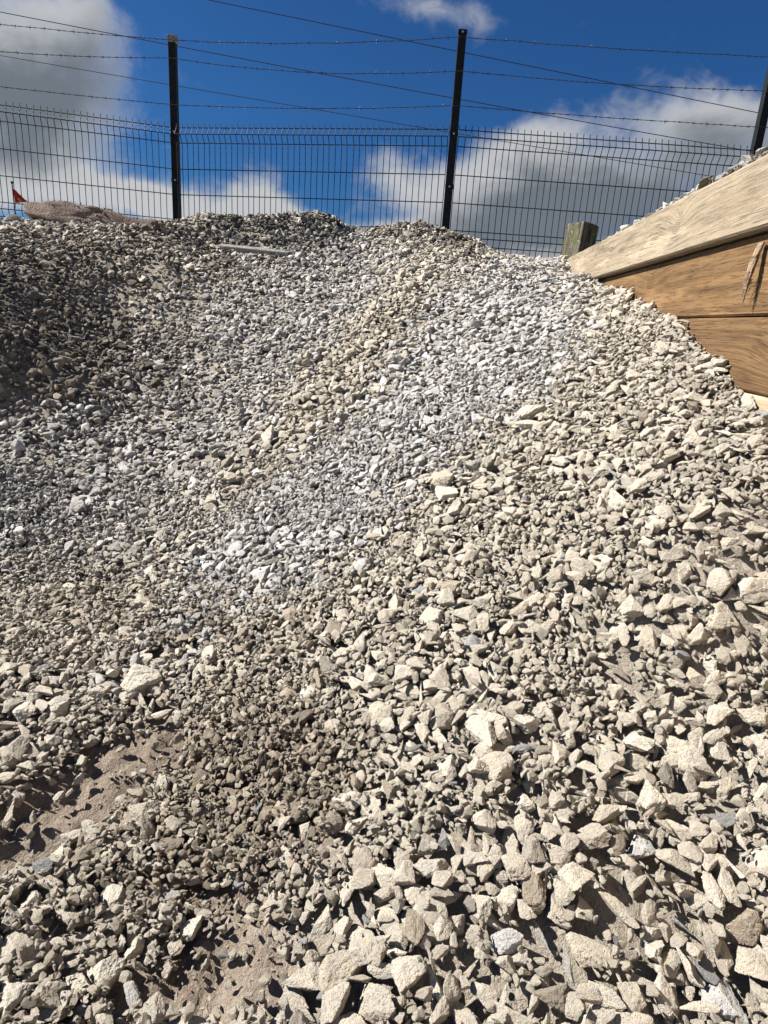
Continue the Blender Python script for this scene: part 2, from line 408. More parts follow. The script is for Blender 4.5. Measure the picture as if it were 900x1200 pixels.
# ------------------------------------------------------------------ piling the stones up, one by one
H = surf(*np.meshgrid(gx, gy, indexing='ij')); H0 = H.copy()
TOPID = np.full(H.shape, -1, np.int32)
blocked = np.zeros(H.shape, bool)
stones = []   # x, y, z, r, variant, euler, tint, special
def normal_at(x, y):
    e = .05
    a = (surf(x + e, y) - surf(x - e, y)) / (2 * e); b = (surf(x, y + e) - surf(x, y - e)) / (2 * e)
    return Vector((-a, -b, 1)).normalized()
def put(x, y, r, var, tilt, sink=.38, hold=False, spin=None, tint=None, sc=(1, 1, 1), special=None):
    k = int(r * .8 / CELL) + 1
    i = int((x - GX0) / CELL); j = int((y - GY0) / CELL)
    if i - k < 0 or j - k < 0 or i + k + 1 > H.shape[0] or j + k + 1 > H.shape[1]: return False
    sl = (slice(i - k, i + k + 1), slice(j - k, j + k + 1))
    if not hold and not special and blocked[sl].mean() > .17: return False
    g = np.arange(-k, k + 1) * CELL; d2 = (g[:, None] ** 2 + g[None] ** 2) / (r * .8) ** 2; ins = d2 < 1
    Hs = H[sl]; c = r * AX[var][2] * sc[2]
    n = normal_at(x, y)
    tl = g[:, None] * (-n.x / n.z) + g[None] * (-n.y / n.z)
    z = float(np.mean((Hs - tl)[ins])) * .78 + float(np.max((Hs - tl)[ins])) * .22 + c * (1 - 2 * sink)
    s = len(stones)
    top = z + tl + c * np.sqrt(np.maximum(0, 1 - d2)) * .92
    upd = ins & (top > Hs)
    Hs[upd] = top[upd]; TOPID[sl][upd] = s
    if hold: blocked[sl][d2 < .62] = True
    q = n.to_track_quat('Z', 'Y')
    t = Euler((random.gauss(0, tilt), random.gauss(0, tilt), 0)).to_quaternion()
    sp = Euler((0, 0, random.uniform(0, 6.283) if spin is None else spin)).to_quaternion()
    e = (q @ t @ sp).to_euler()
    stones.append([x, y, z, r, var, (e.x, e.y, e.z), tint, special, sc])
    return True

# stones one can single out in the photograph: px, py, half width px, variant, spin, tint, scale, label
T = lambda c, k=1.0: tuple(np.array(c) * k)
NOTE = [
 (168, 814, 27, 0, .5, T(PALE, .95), (1, 1, 1.25), 'largest rounded pale boulder perched at the top edge of the brown hollow on the left'),
 (190, 845, 17, 3, 1.0, T(PALE, 1.08), (1, 1, 1.2), 'bright whitish stone tucked right under the large pale boulder'),
 (205, 843, 11, 5, .2, T(BROWN, 1.2), (1, 1, 1.2), 'small brown stone touching the whitish stone below the large boulder'),
 (67, 844, 18, 6, .3, T(PALE, 1.05), (1, 1, 1.3), 'squarish cream stone to the left of the large boulder above the bare soil'),
 (12, 868, 26, 8, .6, T(CREAM, 1.0), (1, 1, 1.2), 'big cream block cut by the left picture edge above the bare soil slope'),
 (12, 970, 30, 10, 1.1, T(CREAM, .95), (1, .8, 1.2), 'long pointed grey cream stone standing at the left edge beside the bare soil'),
 (92, 922, 11, 2, .5, T(PALE, .95), (1, 1, 1.2), 'small oval stone alone on the bare soil with its shadow to the right'),
 (70, 942, 10, 4, .2, T(PALE, 1.0), (1, 1, 1.2), 'small cream stone alone on the bare soil, lower of the two lying there'),
 (226, 1101, 22, 7, .1, T(PALE, 1.12), (1, 1, 1.2), 'bright flat topped stone sitting alone on dark soil below the brown stones'),
 (124, 1156, 25, 9, .4, T(PALE, 1.06), (1, 1, 1.4), 'large blocky pale stone near the bottom edge left of the bare soil'),
 (160, 1125, 22, 11, .9, T(PALE, 1.08), (1, .7, 1.2), 'pale wedge shaped stone right above and beside the large blocky stone'),
 (156, 1178, 27, 12, 1.4, T(GREY, 1.15), (1, .7, 1.1), 'narrow grey upright shard at the bottom edge right of the blocky stone'),
 (36, 1074, 23, 13, .3, T(PALE, 1.0), (1, .85, 1.2), 'pale triangular stone with a sharp peak near the lower left corner'),
 (63, 1104, 22, 1, 1.0, T(PALE, .95), (1, 1, 1.3), 'rounded cream stone just below the pale triangular one at lower left'),
 (132, 1067, 22, 14, .5, T(PALE, 1.02), (1, 1, 1.2), 'cream stone among darker ones above the large blocky stone'),
 (200, 1056, 13, 15, .5, T(GREY, 1.1), (1, 1, 1.2), 'small round bluish grey stone above the bright flat topped one'),
 (12, 1128, 22, 15, .8, T(PALE, .95), (1, 1, 1.2), 'cream stone cut by the left picture edge near the bottom'),
 (22, 1178, 30, 16, .6, T(PALE, 1.0), (1, 1, 1.2), 'broad pale stone in the very bottom left corner'),
 (375, 1096, 30, 17, 1.3, T(PALE, .95), (1, .6, 1.2), 'tall cream slab standing upright at the right rim of the brown soil'),
 (398, 1150, 34, 0, 1.2, T(CREAM, .95), (1, .75, 1.1), 'big tan stone leaning at the bottom edge below the tall cream slab'),
 (419, 1170, 22, 5, .7, T(CREAM, .9), (1, 1, 1.2), 'rounded tan stone tucked against the big tan stone at the bottom edge'),
 (355, 980, 19, 2, .3, T(PALE, .95), (1, 1, 1.2), 'rounded cream stone on the brown stones right of the hollow'),
 (395, 992, 12, 3, 1.4, T(PALE, 1.1), (1, .8, 1.1), 'small bright white stone just right of the rounded cream one on the brown rim'),
 (515, 575, 20, 6, .1, T(CREAM, .88), (1, .9, 1.2), 'squarish tan block with a brown top halfway up the heap'),
 (482, 573, 13, 7, .8, T(WHITE, .95), (1, 1, 1.1), 'white veined stone left of the squarish tan block halfway up the heap'),
 (718, 802, 25, 8, .1, T(CREAM, .85), (1, .8, 1.0), 'flat grey cream slab lying level on the right half of the heap'),
 (812, 808, 18, 9, .5, T(CREAM, .95), (1, 1, 1.2), 'blocky stone with a shaded right face, right of the flat level slab'),
 (745, 826, 11, 10, .2, T(WHITE, 1.0), (1, 1, 1.1), 'small square bluish white stone below the flat level slab'),
 (615, 860, 21, 11, .1, T(PALE, 1.05), (1, 1, 1.2), 'pale egg shaped stone in the middle of the right half of the heap'),
 (672, 902, 19, 12, .9, T(PALE, 1.0), (1, .7, 1.2), 'cream wedge below and right of the egg shaped stone'),
 (614, 950, 23, 13, .0, T(PALE, 1.05), (1, .72, 1.0), 'flat pale sliver with a dark gap beneath it in the lower right of the heap'),
 (688, 989, 34, 14, .05, T(CREAM, .9), (1, .62, 1.0), 'long cigar shaped tan stone lying level in the lower right'),
 (842, 972, 20, 15, .9, T(SLATE, .9), (1, .9, 1.1), 'dark blue grey slate stone near the right edge'),
 (750, 1010, 24, 16, .8, T(WHITE, .95), (1, 1, 1.2), 'white and grey speckled stone right of the long cigar shaped one'),
 (515, 996, 21, 17, 1.2, T(SLATE, 1.2), (1, .72, 1.0), 'narrow dusty grey slate shard left of the lower middle of the heap'),
 (795, 1100, 29, 1, .2, T((.38,.385,.38), 1), (1, .75, 1.2), 'large mottled dark grey and white stone beside the brown boulder'),
 (862, 1102, 37, 2, .4, T((.36,.30,.23), 1), (1, .95, 1.2), 'large rounded brown boulder at the right edge near the bottom'),
 (716, 1082, 40, 3, 2.4, T(CREAM, .9), (1, .75, 1.2), 'big slanting cream block with a dark cavity at its left end'),
 (686, 1125, 34, 4, 2.3, T(CREAM, 1.0), (1, .9, 1.2), 'big pitted cream stone just below the slanting block'),
 (632, 1104, 27, 5, 2.2, T(GREY, .95), (1, .72, 1.0), 'grey slanting slab left of the big pitted cream stone'),
 (590, 1117, 23, 6, .2, T(WHITE, 1.0), (1, .9, 1.2), 'rounded white lumpy stone left of the grey slanting slab'),
 (532, 1090, 22, 7, 1.2, T(PALE, 1.05), (1, .85, 1.1), 'smooth pale oval stone left of the white lumpy one'),
 (662, 1160, 30, 8, 2.2, T(GREY, .95), (1, .7, 1.1), 'grey slab pointing down to the bottom edge right of centre'),
 (842, 1186, 32, 9, 2.3, T(WHITE, .9), (1, .9, 1.1), 'grey and white stone cut by the bottom edge in the right corner'),
 (548, 1150, 26, 10, 1.3, T(CREAM, .95), (1, .7, 1.1), 'cream upright stone at the bottom edge just right of centre'),
 (752, 342, 5, 12, .4, T(DARK, .6), (1, 1, 1), 'tiny black stone chip resting on the gravel against the brown timber'),
]
for px, py, hw, var, spin, tint, sc, lab in NOTE:
    if py < 400:
        p = wall_pt(px, py); p = p - NW * .02; x, y = p[0], p[1]
    else:
        p = hit(px, py); x, y = p[0], p[1]
    dep = proj(np.array([x, y, surf(x, y)]))[2]
    r = hw / F_PX * dep * .92
    put(x, y, r, var, .12, .14, hold=True, spin=spin, tint=tint, sc=sc, special=lab)
print('notable', len(stones))

def cand(n):
    """random photo-frustum positions with margin, uniform over the surface"""
    out = np.zeros((0, 2))
    while len(out) < n:
        X = rng.uniform(GX0 + .1, 1.2, n * 3); Y = rng.uniform(.02, 5.2, n * 3)
        ok = X < wall_x(Y) - .012
        X, Y = X[ok], Y[ok]; P = np.c_[X, Y, surf(X, Y)]; px, py, dp = proj(P)
        ok = (px > -230) & (px < 1250) & (py < 1420) & (dp > .3)
        out = np.r_[out, np.c_[X, Y][ok]]
    return out[:n]
NM = 34000; NG = 46000
K = 3
C = cand(NM + 6000)[:, None, :] + rng.normal(0, .028, (NM + 6000, K, 2)) * np.array([0, 1, 1])[None, :, None]
rn = rng.random((len(C), 8)); done = 0
P3 = np.c_[C[:, 0], surf(C[:, 0, 0], C[:, 0, 1])]; fx, fy, fd = proj(P3)
gl_ = np.clip(ell(fx, fy, 60, 400, 470, 260, -20), 0, 1)          # finer grade at the back left
br_ = brown_mask(fx, fy); so_ = soil_mask(fx, fy)
coarse = np.clip((fy - 520) / 500, 0, 1)
med = .0180 + .0024 * coarse - .0025 * gl_ - .003 * br_
rad = med * np.exp(rng.normal(0, .38, len(C))); rad = np.clip(rad, .009, np.where(fd < 1.8, .036, .042))
order = np.argsort(-rad * np.exp(rng.normal(0, .35, len(C))))
nbig = 0
for idx in order:
    if rn[idx, 0] < so_[idx] * 1.3: continue
    if rn[idx, 1] < br_[idx] * .25: continue
    best = None; r = rad[idx]
    if (fx[idx] < -60 or fx[idx] > 980 or fy[idx] > 1290) and rn[idx, 5] < .35: continue
    for q in range(K):
        x, y = C[idx, q]
        i = int((x - GX0) / CELL); j = int((y - GY0) / CELL)
        if not (0 <= i < H.shape[0] and 0 <= j < H.shape[1]): continue
        d = H[i, j] - H0[i, j]
        if q > 0 and abs(x) > 99: continue
        if best is None or d < best[0]: best = (d, x, y)
    if best is None: continue
    d, x, y = best
    if x + r * .75 > wall_x(y): x = wall_x(y) - r * .75
    if y < .02: continue
    if d > .018 + r * .75: continue
    tp = random.random()
    sc = (1, 1, 1) if tp < .6 else ((1, .78, .95) if tp < .8 else (1, .92, .7))
    put(x, y, r, int(rn[idx, 2] * NV) if fd[idx] < 2.5 else NV + int(rn[idx, 2] * NL), .22, .40, sc=sc)
C = cand(60000); _s3 = np.c_[C, surf(C[:, 0], C[:, 1])]; _p = proj(_s3)
_k = (_p[2] < 1.9) & (_p[1] < 1260) & (_p[0] > -60) & (_p[0] < 980); C = C[_k]; so2 = soil_mask(_p[0][_k], _p[1][_k]); br2_ = brown_mask(_p[0][_k], _p[1][_k])
for idx in range(min(len(C), 9000)):
    if random.random() < so2[idx] * 1.2 + .25 * br2_[idx]: continue
    best = None
    for q in range(3):
        x, y = C[idx] + (rng.normal(0, .02, 2) if q else 0); i = int((x - GX0) / CELL); j = int((y - GY0) / CELL)
        if not (0 <= i < H.shape[0] and 0 <= j < H.shape[1]): continue
        d = H[i, j] - H0[i, j]
        if best is None or d < best[0]: best = (d, x, y)
    if best is None: continue
    d, x, y = best; r = min(.026, .0125 * math.exp(random.gauss(0, .3)))
    if d > .02 or x + r * .75 > wall_x(y): continue
    put(x, y, r, int(random.random() * NV), .32, .36)
print('medium', len(stones))
nmed = len(stones)
C = cand(NG * 5); _p = proj(np.c_[C, surf(C[:, 0], C[:, 1])]); C = C[(_p[2] < 2.4) & (_p[1] < 1260) & (_p[0] > -60) & (_p[0] < 980)]
C = C[:NG, None, :] + rng.normal(0, .012, (min(NG, len(C)), 2, 2)) * np.array([0, 1])[None, :, None]
P3 = np.c_[C[:, 0], surf(C[:, 0, 0], C[:, 0, 1])]; fx, fy, fd = proj(P3); br_ = brown_mask(fx, fy); so_ = soil_mask(fx, fy)
for idx in range(len(C)):
    best = None
    for q in range(2):
        x, y = C[idx, q]; i = int((x - GX0) / CELL); j = int((y - GY0) / CELL)
        if not (0 <= i < H.shape[0] and 0 <= j < H.shape[1]): continue
        d = H[i, j] - H0[i, j]
        if best is None or d < best[0]: best = (d, x, y)
    if best is None: continue
    d, x, y = best
    if random.random() < so_[idx] * .93 or d > .03: continue
    r = min(.014, .0075 * math.exp(random.gauss(0, .4)))
    put(x, y, r, NV + int(random.random() * NL), .5, .36)
print('all', len(stones))
# extra near-camera crumbs where the soil shows
P = None
for k in range(9000):
    px = random.uniform(-40, 460); py = random.uniform(640, 1230)
    w = float(brown_mask(np.array([px]), np.array([py]))[0]) * (1 - .7 * float(soil_mask(np.array([px]), np.array([py]))[0]))
    if random.random() > w: continue
    d = ray(px, py)
    if P is None: P = {}
    z = CZ - .93; t = (z - CZ) / d[2]; x, y = d[0] * t, d[1] * t
    if not (GX0 < x < wall_x(y) - .02 and 0 < y < 4): continue
    put(x, y, min(.011, .0042 * math.exp(random.gauss(0, .45))), NV + int(random.random() * NL), .5, .62)
print('crumbs', len(stones))

# colours
SX = np.array([[s[0], s[1], s[2]] for s in stones]); RR = np.array([s[3] for s in stones])
spx, spy, sd = proj(SX)
jx = spx + rng.normal(0, 12, len(spx)); jy = spy + rng.normal(0, 12, len(spx))
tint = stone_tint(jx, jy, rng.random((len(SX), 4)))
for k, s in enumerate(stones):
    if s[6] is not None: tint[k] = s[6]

# the stones that show largest become things of their own
vis = np.bincount(TOPID[TOPID >= 0].ravel(), minlength=len(stones)) * CELL ** 2
frac = vis / (math.pi * (RR * .8) ** 2 + 1e-9)
appar = RR / sd * F_PX * np.sqrt(np.clip(frac, 0, 1))
inside = (spx > 4) & (spx < 896) & (spy > 4) & (spy < 1196) & (frac > .5)
special = np.array([s[7] is not None for s in stones])
score = np.where(inside & ~special, appar, -1)
top = np.argsort(-score)[:300 - int(special.sum())]
single = special.copy(); single[top] = True

def region(px, py):
    v = 'along the bottom edge' if py > 1120 else ('in the foreground above the bottom rows' if py > 1000 else ('in the lower half of the heap' if py > 800 else 'midway up the heap'))
    h = 'far left' if px < 150 else ('left of centre' if px < 380 else ('centre' if px < 560 else ('right of centre' if px < 740 else 'far right')))
    return v, h
def look(c, sc, r):
    l = c.mean(); ch = c[0] - c[2]
    if ch < .0: col = 'slate grey' if l < .33 else 'bluish white'
    elif l < .22: col = 'dark brown'
    elif l < .36: col = 'dusty brown'
    elif l < .42: col = 'dull cream'
    elif l < .46: col = 'cream'
    else: col = 'pale cream'
    form = 'thin flat' if sc[2] < .8 else ('narrow' if sc[1] < .8 else ('chunky' if r > .04 else 'angular'))
    return col, form
cnt = {}
for k in np.nonzero(single)[0]:
    x, y, z, r, var, e, t_, sp, sc = stones[k]
    o = bpy.data.objects.new('boulder' if r > .06 else 'stone', BIG[var % NV]); COL.objects.link(o)
    o.location = (x, y, z); o.rotation_euler = e; o.scale = (r * sc[0], r * sc[1], r * sc[2])
    o['tint'] = [float(v) for v in tint[k]]
    if sp: tag(o, sp, 'stone')
    else:
        v, h = region(spx[k], spy[k]); c, f = look(tint[k], sc, r)
        tag(o, '%s %s stone %s, %s' % (f, c, v, h), 'stone', 'loose broken stones on the gravel heap')
print('individual stones', int(single.sum()))

# the rest of the gravel: one object, its points carry shape, turn, size and colour
def scatter_object(name, label, P, rot, scl, idx, tin):
    me = bpy.data.meshes.new(name); me.vertices.add(len(P)); me.vertices.foreach_set('co', np.asarray(P, np.float32).ravel())
    for nm, ty, arr, f in (('rot', 'FLOAT_VECTOR', rot, 'vector'), ('scl', 'FLOAT_VECTOR', scl, 'vector'), ('tint', 'FLOAT_VECTOR', tin, 'vector')):
        a = me.attributes.new(nm, ty, 'POINT'); a.data.foreach_set(f, np.asarray(arr, np.float32).ravel())
    a = me.attributes.new('idx', 'INT', 'POINT'); a.data.foreach_set('value', np.asarray(idx, np.int32))
    o = link(name, me, M_STONE)
    ng = bpy.data.node_groups.new(name, 'GeometryNodeTree')
    ng.interface.new_socket('Geometry', in_out='INPUT', socket_type='NodeSocketGeometry')
    ng.interface.new_socket('Geometry', in_out='OUTPUT', socket_type='NodeSocketGeometry')
    nd = ng.nodes; L = ng.links.new
    gi = nd.new('NodeGroupInput'); go = nd.new('NodeGroupOutput'); ip = nd.new('GeometryNodeInstanceOnPoints')
    ci = nd.new('GeometryNodeCollectionInfo'); ci.inputs['Collection'].default_value = lib
    ci.inputs['Separate Children'].default_value = True; ci.inputs['Reset Children'].default_value = True
    def attr(n, t):
        a = nd.new('GeometryNodeInputNamedAttribute'); a.data_type = t; a.inputs['Name'].default_value = n; return a.outputs['Attribute']
    er = nd.new('FunctionNodeEulerToRotation'); L(attr('rot', 'FLOAT_VECTOR'), er.inputs[0])
    L(gi.outputs[0], ip.inputs['Points']); L(ci.outputs[0], ip.inputs['Instance']); ip.inputs['Pick Instance'].default_value = True
    L(attr('idx', 'INT'), ip.inputs['Instance Index']); L(er.outputs[0], ip.inputs['Rotation']); L(attr('scl', 'FLOAT_VECTOR'), ip.inputs['Scale'])
    L(ip.outputs[0], go.inputs[0])
    md = o.modifiers.new('stones', 'NODES'); md.node_group = ng
    return tag(o, label, 'gravel', kind='stuff')
rest = np.nonzero(~single)[0]
scl = np.array([[s[3] * s[8][0], s[3] * s[8][1], s[3] * s[8][2]] for s in stones])
rots = np.array([s[5] for s in stones]); vid = np.array([s[4] for s in stones])
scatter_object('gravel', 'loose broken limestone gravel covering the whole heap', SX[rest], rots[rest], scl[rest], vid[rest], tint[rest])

# ------------------------------------------------------------------ timber retaining wall
O = C0 + NW * W_OFF
ang = math.atan2(V_[1], V_[0])
wall = empty('timber_retaining_wall', (O[0], O[1], 0), ang)
tag(wall, 'sunlit retaining wall of stacked sawn timbers holding the gravel on the right', 'timber wall')
def w_local(px, py):
    p = wall_pt(px, py) - O; return float(p.dot(V_)), float(p[2])
# board: local x along the wall, y towards the camera side is +y (left of the direction)
TOPZ = CZ + .463
zs = [(TOPZ - .180, TOPZ, .034), (CZ + .074, CZ + .279, 0), (CZ - .117, CZ + .070, .001), (CZ - .312, CZ - .121, .004), (CZ - .51, CZ - .316, 0), (CZ - .71, CZ - .514, .002), (CZ - .91, CZ - .714, 0), (0, CZ - .914, .002)]
kn = {0: [(w_local(812, 243)[0], .035, .022), (w_local(805, 265)[0], -.005, .042), (w_local(796, 288)[0], -.055, .016), (3.3, .01, .02), (.9, 0, .03)],
      1: [(w_local(760, 343)[0], .035, .05), (w_local(890, 320)[0] - .25, -.02, .03), (3.4, .02, .03)],
      2: [(w_local(893, 407)[0] - .1, -.01, .04), (2.4, .04, .02)]}
mats = [mat_wood('pale_sawn_timber', (.32, .262, .185), (.245, .193, .132), kn[0], 1.3, .8, 1.0),
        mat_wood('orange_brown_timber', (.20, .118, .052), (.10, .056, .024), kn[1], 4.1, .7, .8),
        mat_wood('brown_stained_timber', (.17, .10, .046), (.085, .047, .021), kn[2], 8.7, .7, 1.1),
        mat_wood('pale_new_timber', (.44, .34, .23), (.34, .25, .16), [], 2.2, .75)]
L0, L1 = -1.6, 4.97
for i, (z0, z1, out) in enumerate(zs):
    cz = (z0 + z1) / 2; hh = (z1 - z0) / 2
    nseg = 60; V = []; F = []
    prof = []   # cross-section with eased arrises
    b = .006; th = .10
    for a, c in ((out - b, -hh), (out, -hh + b), (out, 0), (out, hh - b), (out - b, hh), (-th + b, hh), (-th, hh - b), (-th, -hh + b), (-th + b, -hh)):
        prof.append((a, c))
    e1 = L1 if i else L1
    for s in range(nseg + 1):
        x = L0 + (e1 - L0) * s / nseg
        for (a, c) in prof:
            w = .0025 * noise.noise(Vector((x * 2.1, a * 9 + i * 3, c * 6)))
            if out and i == 0: w += .0015 * noise.noise(Vector((x * 9, c * 22, 4)))
            V.append((x, a + w, c + (.0022 * noise.noise(Vector((x * 1.7, i * 5.0 + (c > 0), 2))))))
    k = len(prof)
    for s in range(nseg):
        for j in range(k):
            a0 = s * k + j; a1 = s * k + (j + 1) % k; F.append((a0, a1, a1 + k, a0 + k))
    F.append(tuple(range(k))[::-1]); F.append(tuple(nseg * k + j for j in range(k)))
    me = bpy.data.meshes.new('timber'); me.from_pydata(V, [], F); me.update()
    bm = bmesh.new(); bm.from_mesh(me); bmesh.ops.recalc_face_normals(bm, faces=bm.faces[:]); bm.to_mesh(me); bm.free()
    t = link('timber', me, mats[0] if i == 0 else mats[1] if i == 1 else mats[2] if i == 2 else mats[3], wall)
    t.location = (0, 0, cz)
    lab = {0: 'pale sawn top timber standing proud of the wall', 1: 'orange brown timber in the shade of the top one', 2: 'brown stained third timber', 3: 'pale fourth timber just above the gravel'}.get(i)
    if lab: t['label'] = lab

# frayed strip hanging on the wall
M_FRAY = mat_wood('dry_bark_fibre', (.34, .245, .165), (.18, .12, .08), [], 5.0, .9)
x0, z0 = w_local(899, 284); x1, z1 = w_local(884, 357)
fr = MB()
for k in range(26):
    u = random.uniform(0, 1); n = 9; pts = []; rs = []
    le = random.uniform(.55, 1.0); sx = random.gauss(0, .0045); sy = random.uniform(.004, .016)
    for q in range(n):
        t = q / (n - 1) * le
        wob = .0025 * math.sin(t * 9 + k) + .002 * math.sin(t * 23 + 2 * k)
        pts.append((x0 + (x1 - x0) * t + sx * (1 + .5 * math.sin(t * 3)) * (1 - .4 * t) + wob, .006 + sy * math.sin(math.pi * min(1, t * .8 + .15)) + .022 * t, z0 + (z1 - z0) * t))
        rs.append(.0024 * (1 - .8 * q / (n - 1)) + .0004)
    fr.tube(pts, rs, 5)
for k in range(5):
    t = random.uniform(.2, .8); bx0 = x0 + (x1 - x0) * t; bz0 = z0 + (z1 - z0) * t
    dx = random.choice((.03, .022, -.012)); fr.tube([(bx0, .018, bz0), (bx0 + dx * .6, .02, bz0 - .012), (bx0 + dx, .022, bz0 - .020 - random.random() * .02)], [.0016, .0012, .0004], 4)
fro = fr.build('frayed_strip', M_FRAY)
fro.location = (O[0], O[1], CZ); fro.rotation_euler = (0, 0, ang)
tag(fro, 'frayed pale fibrous strip hanging on the brown timber at the right edge', 'frayed strip')

# gravel banked up behind the wall: ledge sheet and stones spilling on the timber's top
def bank_h(s, d):   # s along, d behind the front face
    return TOPZ - .015 + np.clip(.022 * (2.9 - s), -.005, .03) - np.clip(d - .35, 0, 9) * .25
bs = np.arange(L0, L1, .06); bd = np.arange(.102, 3.0, .06)
BS, BD = np.meshgrid(bs, bd, indexing='ij')
PW = O[None, None] + V_[None, None] * BS[..., None] + NW[None, None] * BD[..., None]
zz = bank_h(BS, BD); PW[..., 2] = zz
ids = np.arange(BS.size).reshape(BS.shape)
me = mesh_np('gravel_bank', PW.reshape(-1, 3), np.stack([ids[:-1, :-1], ids[1:, :-1], ids[1:, 1:], ids[:-1, 1:]], -1).reshape(-1, 4)[:, ::1], True)
a = me.attributes.new('soil', 'FLOAT', 'POINT')
tag(link('gravel_bank', me, M_DIRT), 'gravel fill banked up behind the timber wall', 'gravel bank', kind='structure')
bp = []; br2 = []; brt = []; bi = []; bt = []
for k in range(8200):
    s = random.uniform(L0 + .6, L1 - .02) if k % 2 else random.uniform(1.3, 3.4); d = random.uniform(-.004, .9) if k % 3 == 0 else random.uniform(-.012, .14)
    near = max(0, min(1, (3.4 - s) / 1.6))
    r = min(.034, (.011 + .007 * near) * math.exp(random.gauss(0, .35)))
    if d < .12:
        if d < r * .6 - .03: d = r * .6 - .03
        base = TOPZ + r * .3 + random.random() ** 1.3 * (.004 + .042 * near) * (1 if d > .02 else .35)
    else: base = float(bank_h(np.array(s), np.array(d))) + r * .35 + random.random() * .018 * near
    p = O + V_ * s + NW * d
    bp.append((p[0], p[1], base)); br2.append((r, r * random.uniform(.7, 1), r * random.uniform(.6, .95)))
    brt.append((random.gauss(0, .22), random.gauss(0, .22), random.uniform(0, 6.28))); bi.append(int(random.random() * (NV + NL)))
    c = (GREY + (WHITE - GREY) * random.random()) * random.uniform(.75, 1.1) if random.random() < .8 else DARK * 1.3
    bt.append(c)
scatter_object('gravel', 'grey and white stones spilling over the top of the timber wall', bp, brt, br2, bi, bt)
# larger stone lying on the wall top at the far right
for px, py, hw, var, col, lab in [(805, 186, 15, 3, DARK * 1.2, 'dark flat stone sticking out of the gravel on top of the timber wall'),
                                  (893, 166, 9, 6, WHITE, 'white lump of stone on top of the timber wall below the right fence post'),
                                  (790, 206, 7, 9, WHITE * .95, 'small white rounded stone on the timber wall left of the dark flat one')]:
    d = ray(px, py); p = d * ((W_OFF + .05) / d.dot(NW)) + C0; dep = proj(p)[2]; r = hw / F_PX * dep
    o = bpy.data.objects.new('stone', BIG[var]); COL.objects.link(o)
    p[2] = TOPZ + r * .42 + .010
    o.location = p; o.scale = (r, r * .8, r * .8); o.rotation_euler = (.1, -.25, ang + .2); o['tint'] = [float(v) for v in col]
    tag(o, lab, 'stone')

# ------------------------------------------------------------------ wooden stump
def rough_box(name, hx, hy, hz, cuts, amp, fr_, mat, bev=.008, seed=0, parent=None, taper=None):
    bm = bmesh.new(); bmesh.ops.create_cube(bm, size=2)
    for v in bm.verts: v.co = Vector((v.co.x * hx, v.co.y * hy, v.co.z * hz))
    bmesh.ops.bevel(bm, geom=bm.edges[:], offset=bev, segments=2, affect='EDGES', profile=.6)
    bmesh.ops.subdivide_edges(bm, edges=bm.edges[:], cuts=cuts, use_grid_fill=True)
    for v in bm.verts:
        n = noise.fractal(v.co * fr_ + Vector((seed, 0, 0)), .9, 2.0, 4)
        c = v.co.copy(); v.co += c.normalized() * n * amp
        if taper: taper(v)
    bmesh.ops.recalc_face_normals(bm, faces=bm.faces[:])
    me = bpy.data.meshes.new(name); bm.to_mesh(me); bm.free()
    for p in me.polygons: p.use_smooth = True
    return link(name, me, mat, parent)
def mat_stump():
    m, nt, b = new_mat('mossy_old_wood', .95, .1); L = nt.links.new
    o = N(nt, 'ShaderNodeTexCoord').outputs['Object']
    g = noise_(nt, vmath(nt, 'MULTIPLY', o, (60, 60, 5)).outputs[0], 1.0, 4, .6); mo = noise_(nt, o, 16, 5, .65)
    c = mix_(nt, smooth_(nt, g, .35, .65), (.045, .038, .028), (.15, .13, .10))
    c = mix_(nt, smooth_(nt, mo, .48, .6, 0, .85), c, (.085, .095, .035))
    c = mix_(nt, smooth_(nt, noise_(nt, o, 45, 3, .6), .6, .68, 0, .8), c, (.26, .27, .22))
    L(c, b.inputs['Base Color']); L(bump_(nt, math_(nt, 'ADD', g, mo), .9, .012), b.inputs['Normal'])
    return m
st = rough_box('wooden_post', .078, .088, .5, 5, .006, 9, mat_stump(), .008, 3)
p = at_y(679, 262, 5.05)
st.location = (p[0], p[1], p[2] - .5); st.rotation_euler = (R_(1.5), R_(3), R_(30))
tag(st, 'short mossy square wooden post standing behind the far end of the timber wall', 'wooden post')

# ------------------------------------------------------------------ concrete blocks on the crest
def tap(v):
    if v.co.x < -.28: v.co.z *= max(.45, 1 - (-.28 - v.co.x) * 2.2); v.co.y *= max(.5, 1 - (-.28 - v.co.x) * 1.6)
    v.co.z += .012 * math.sin(v.co.x * 11 + 1) + .02 * noise.noise(v.co * 6); v.co.z -= max(0, v.co.x) * .06
M_PINK = mat_concrete('pinkish_rough_concrete', (.27, .205, .165), (.21, .15, .12), (.13, .10, .085))
M_CONC = mat_concrete('pale_concrete', (.36, .335, .30), (.30, .28, .245), (.2, .18, .16))
sl = rough_box('concrete_slab', .46, .14, .062, 24, .016, 16, M_PINK, .012, 11, None, tap)
p = at_y(116, 263, 4.45); sl.location = (p[0], p[1], p[2]); sl.rotation_euler = (R_(-16), R_(5), R_(-6))
tag(sl, 'long pinkish brown slab of broken concrete half buried on the left crest', 'concrete slab')
kb = rough_box('concrete_kerb', .24, .06, .015, 5, .004, 8, M_CONC, .006, 5)
p = at_y(300, 287, 4.22) - np.array([0, 0, .030]); kb.location = p; kb.rotation_euler = (R_(12), R_(3), R_(-14))
tag(kb, 'thin pale strip of concrete kerb showing below the dark gravel mound', 'concrete kerb')
kc = rough_box('concrete_slab', .13, .05, .04, 4, .010, 9, M_CONC, .01, 8)
p = at_y(34, 271, 4.3); kc.location = p; kc.rotation_euler = (R_(-20), R_(28), R_(0))
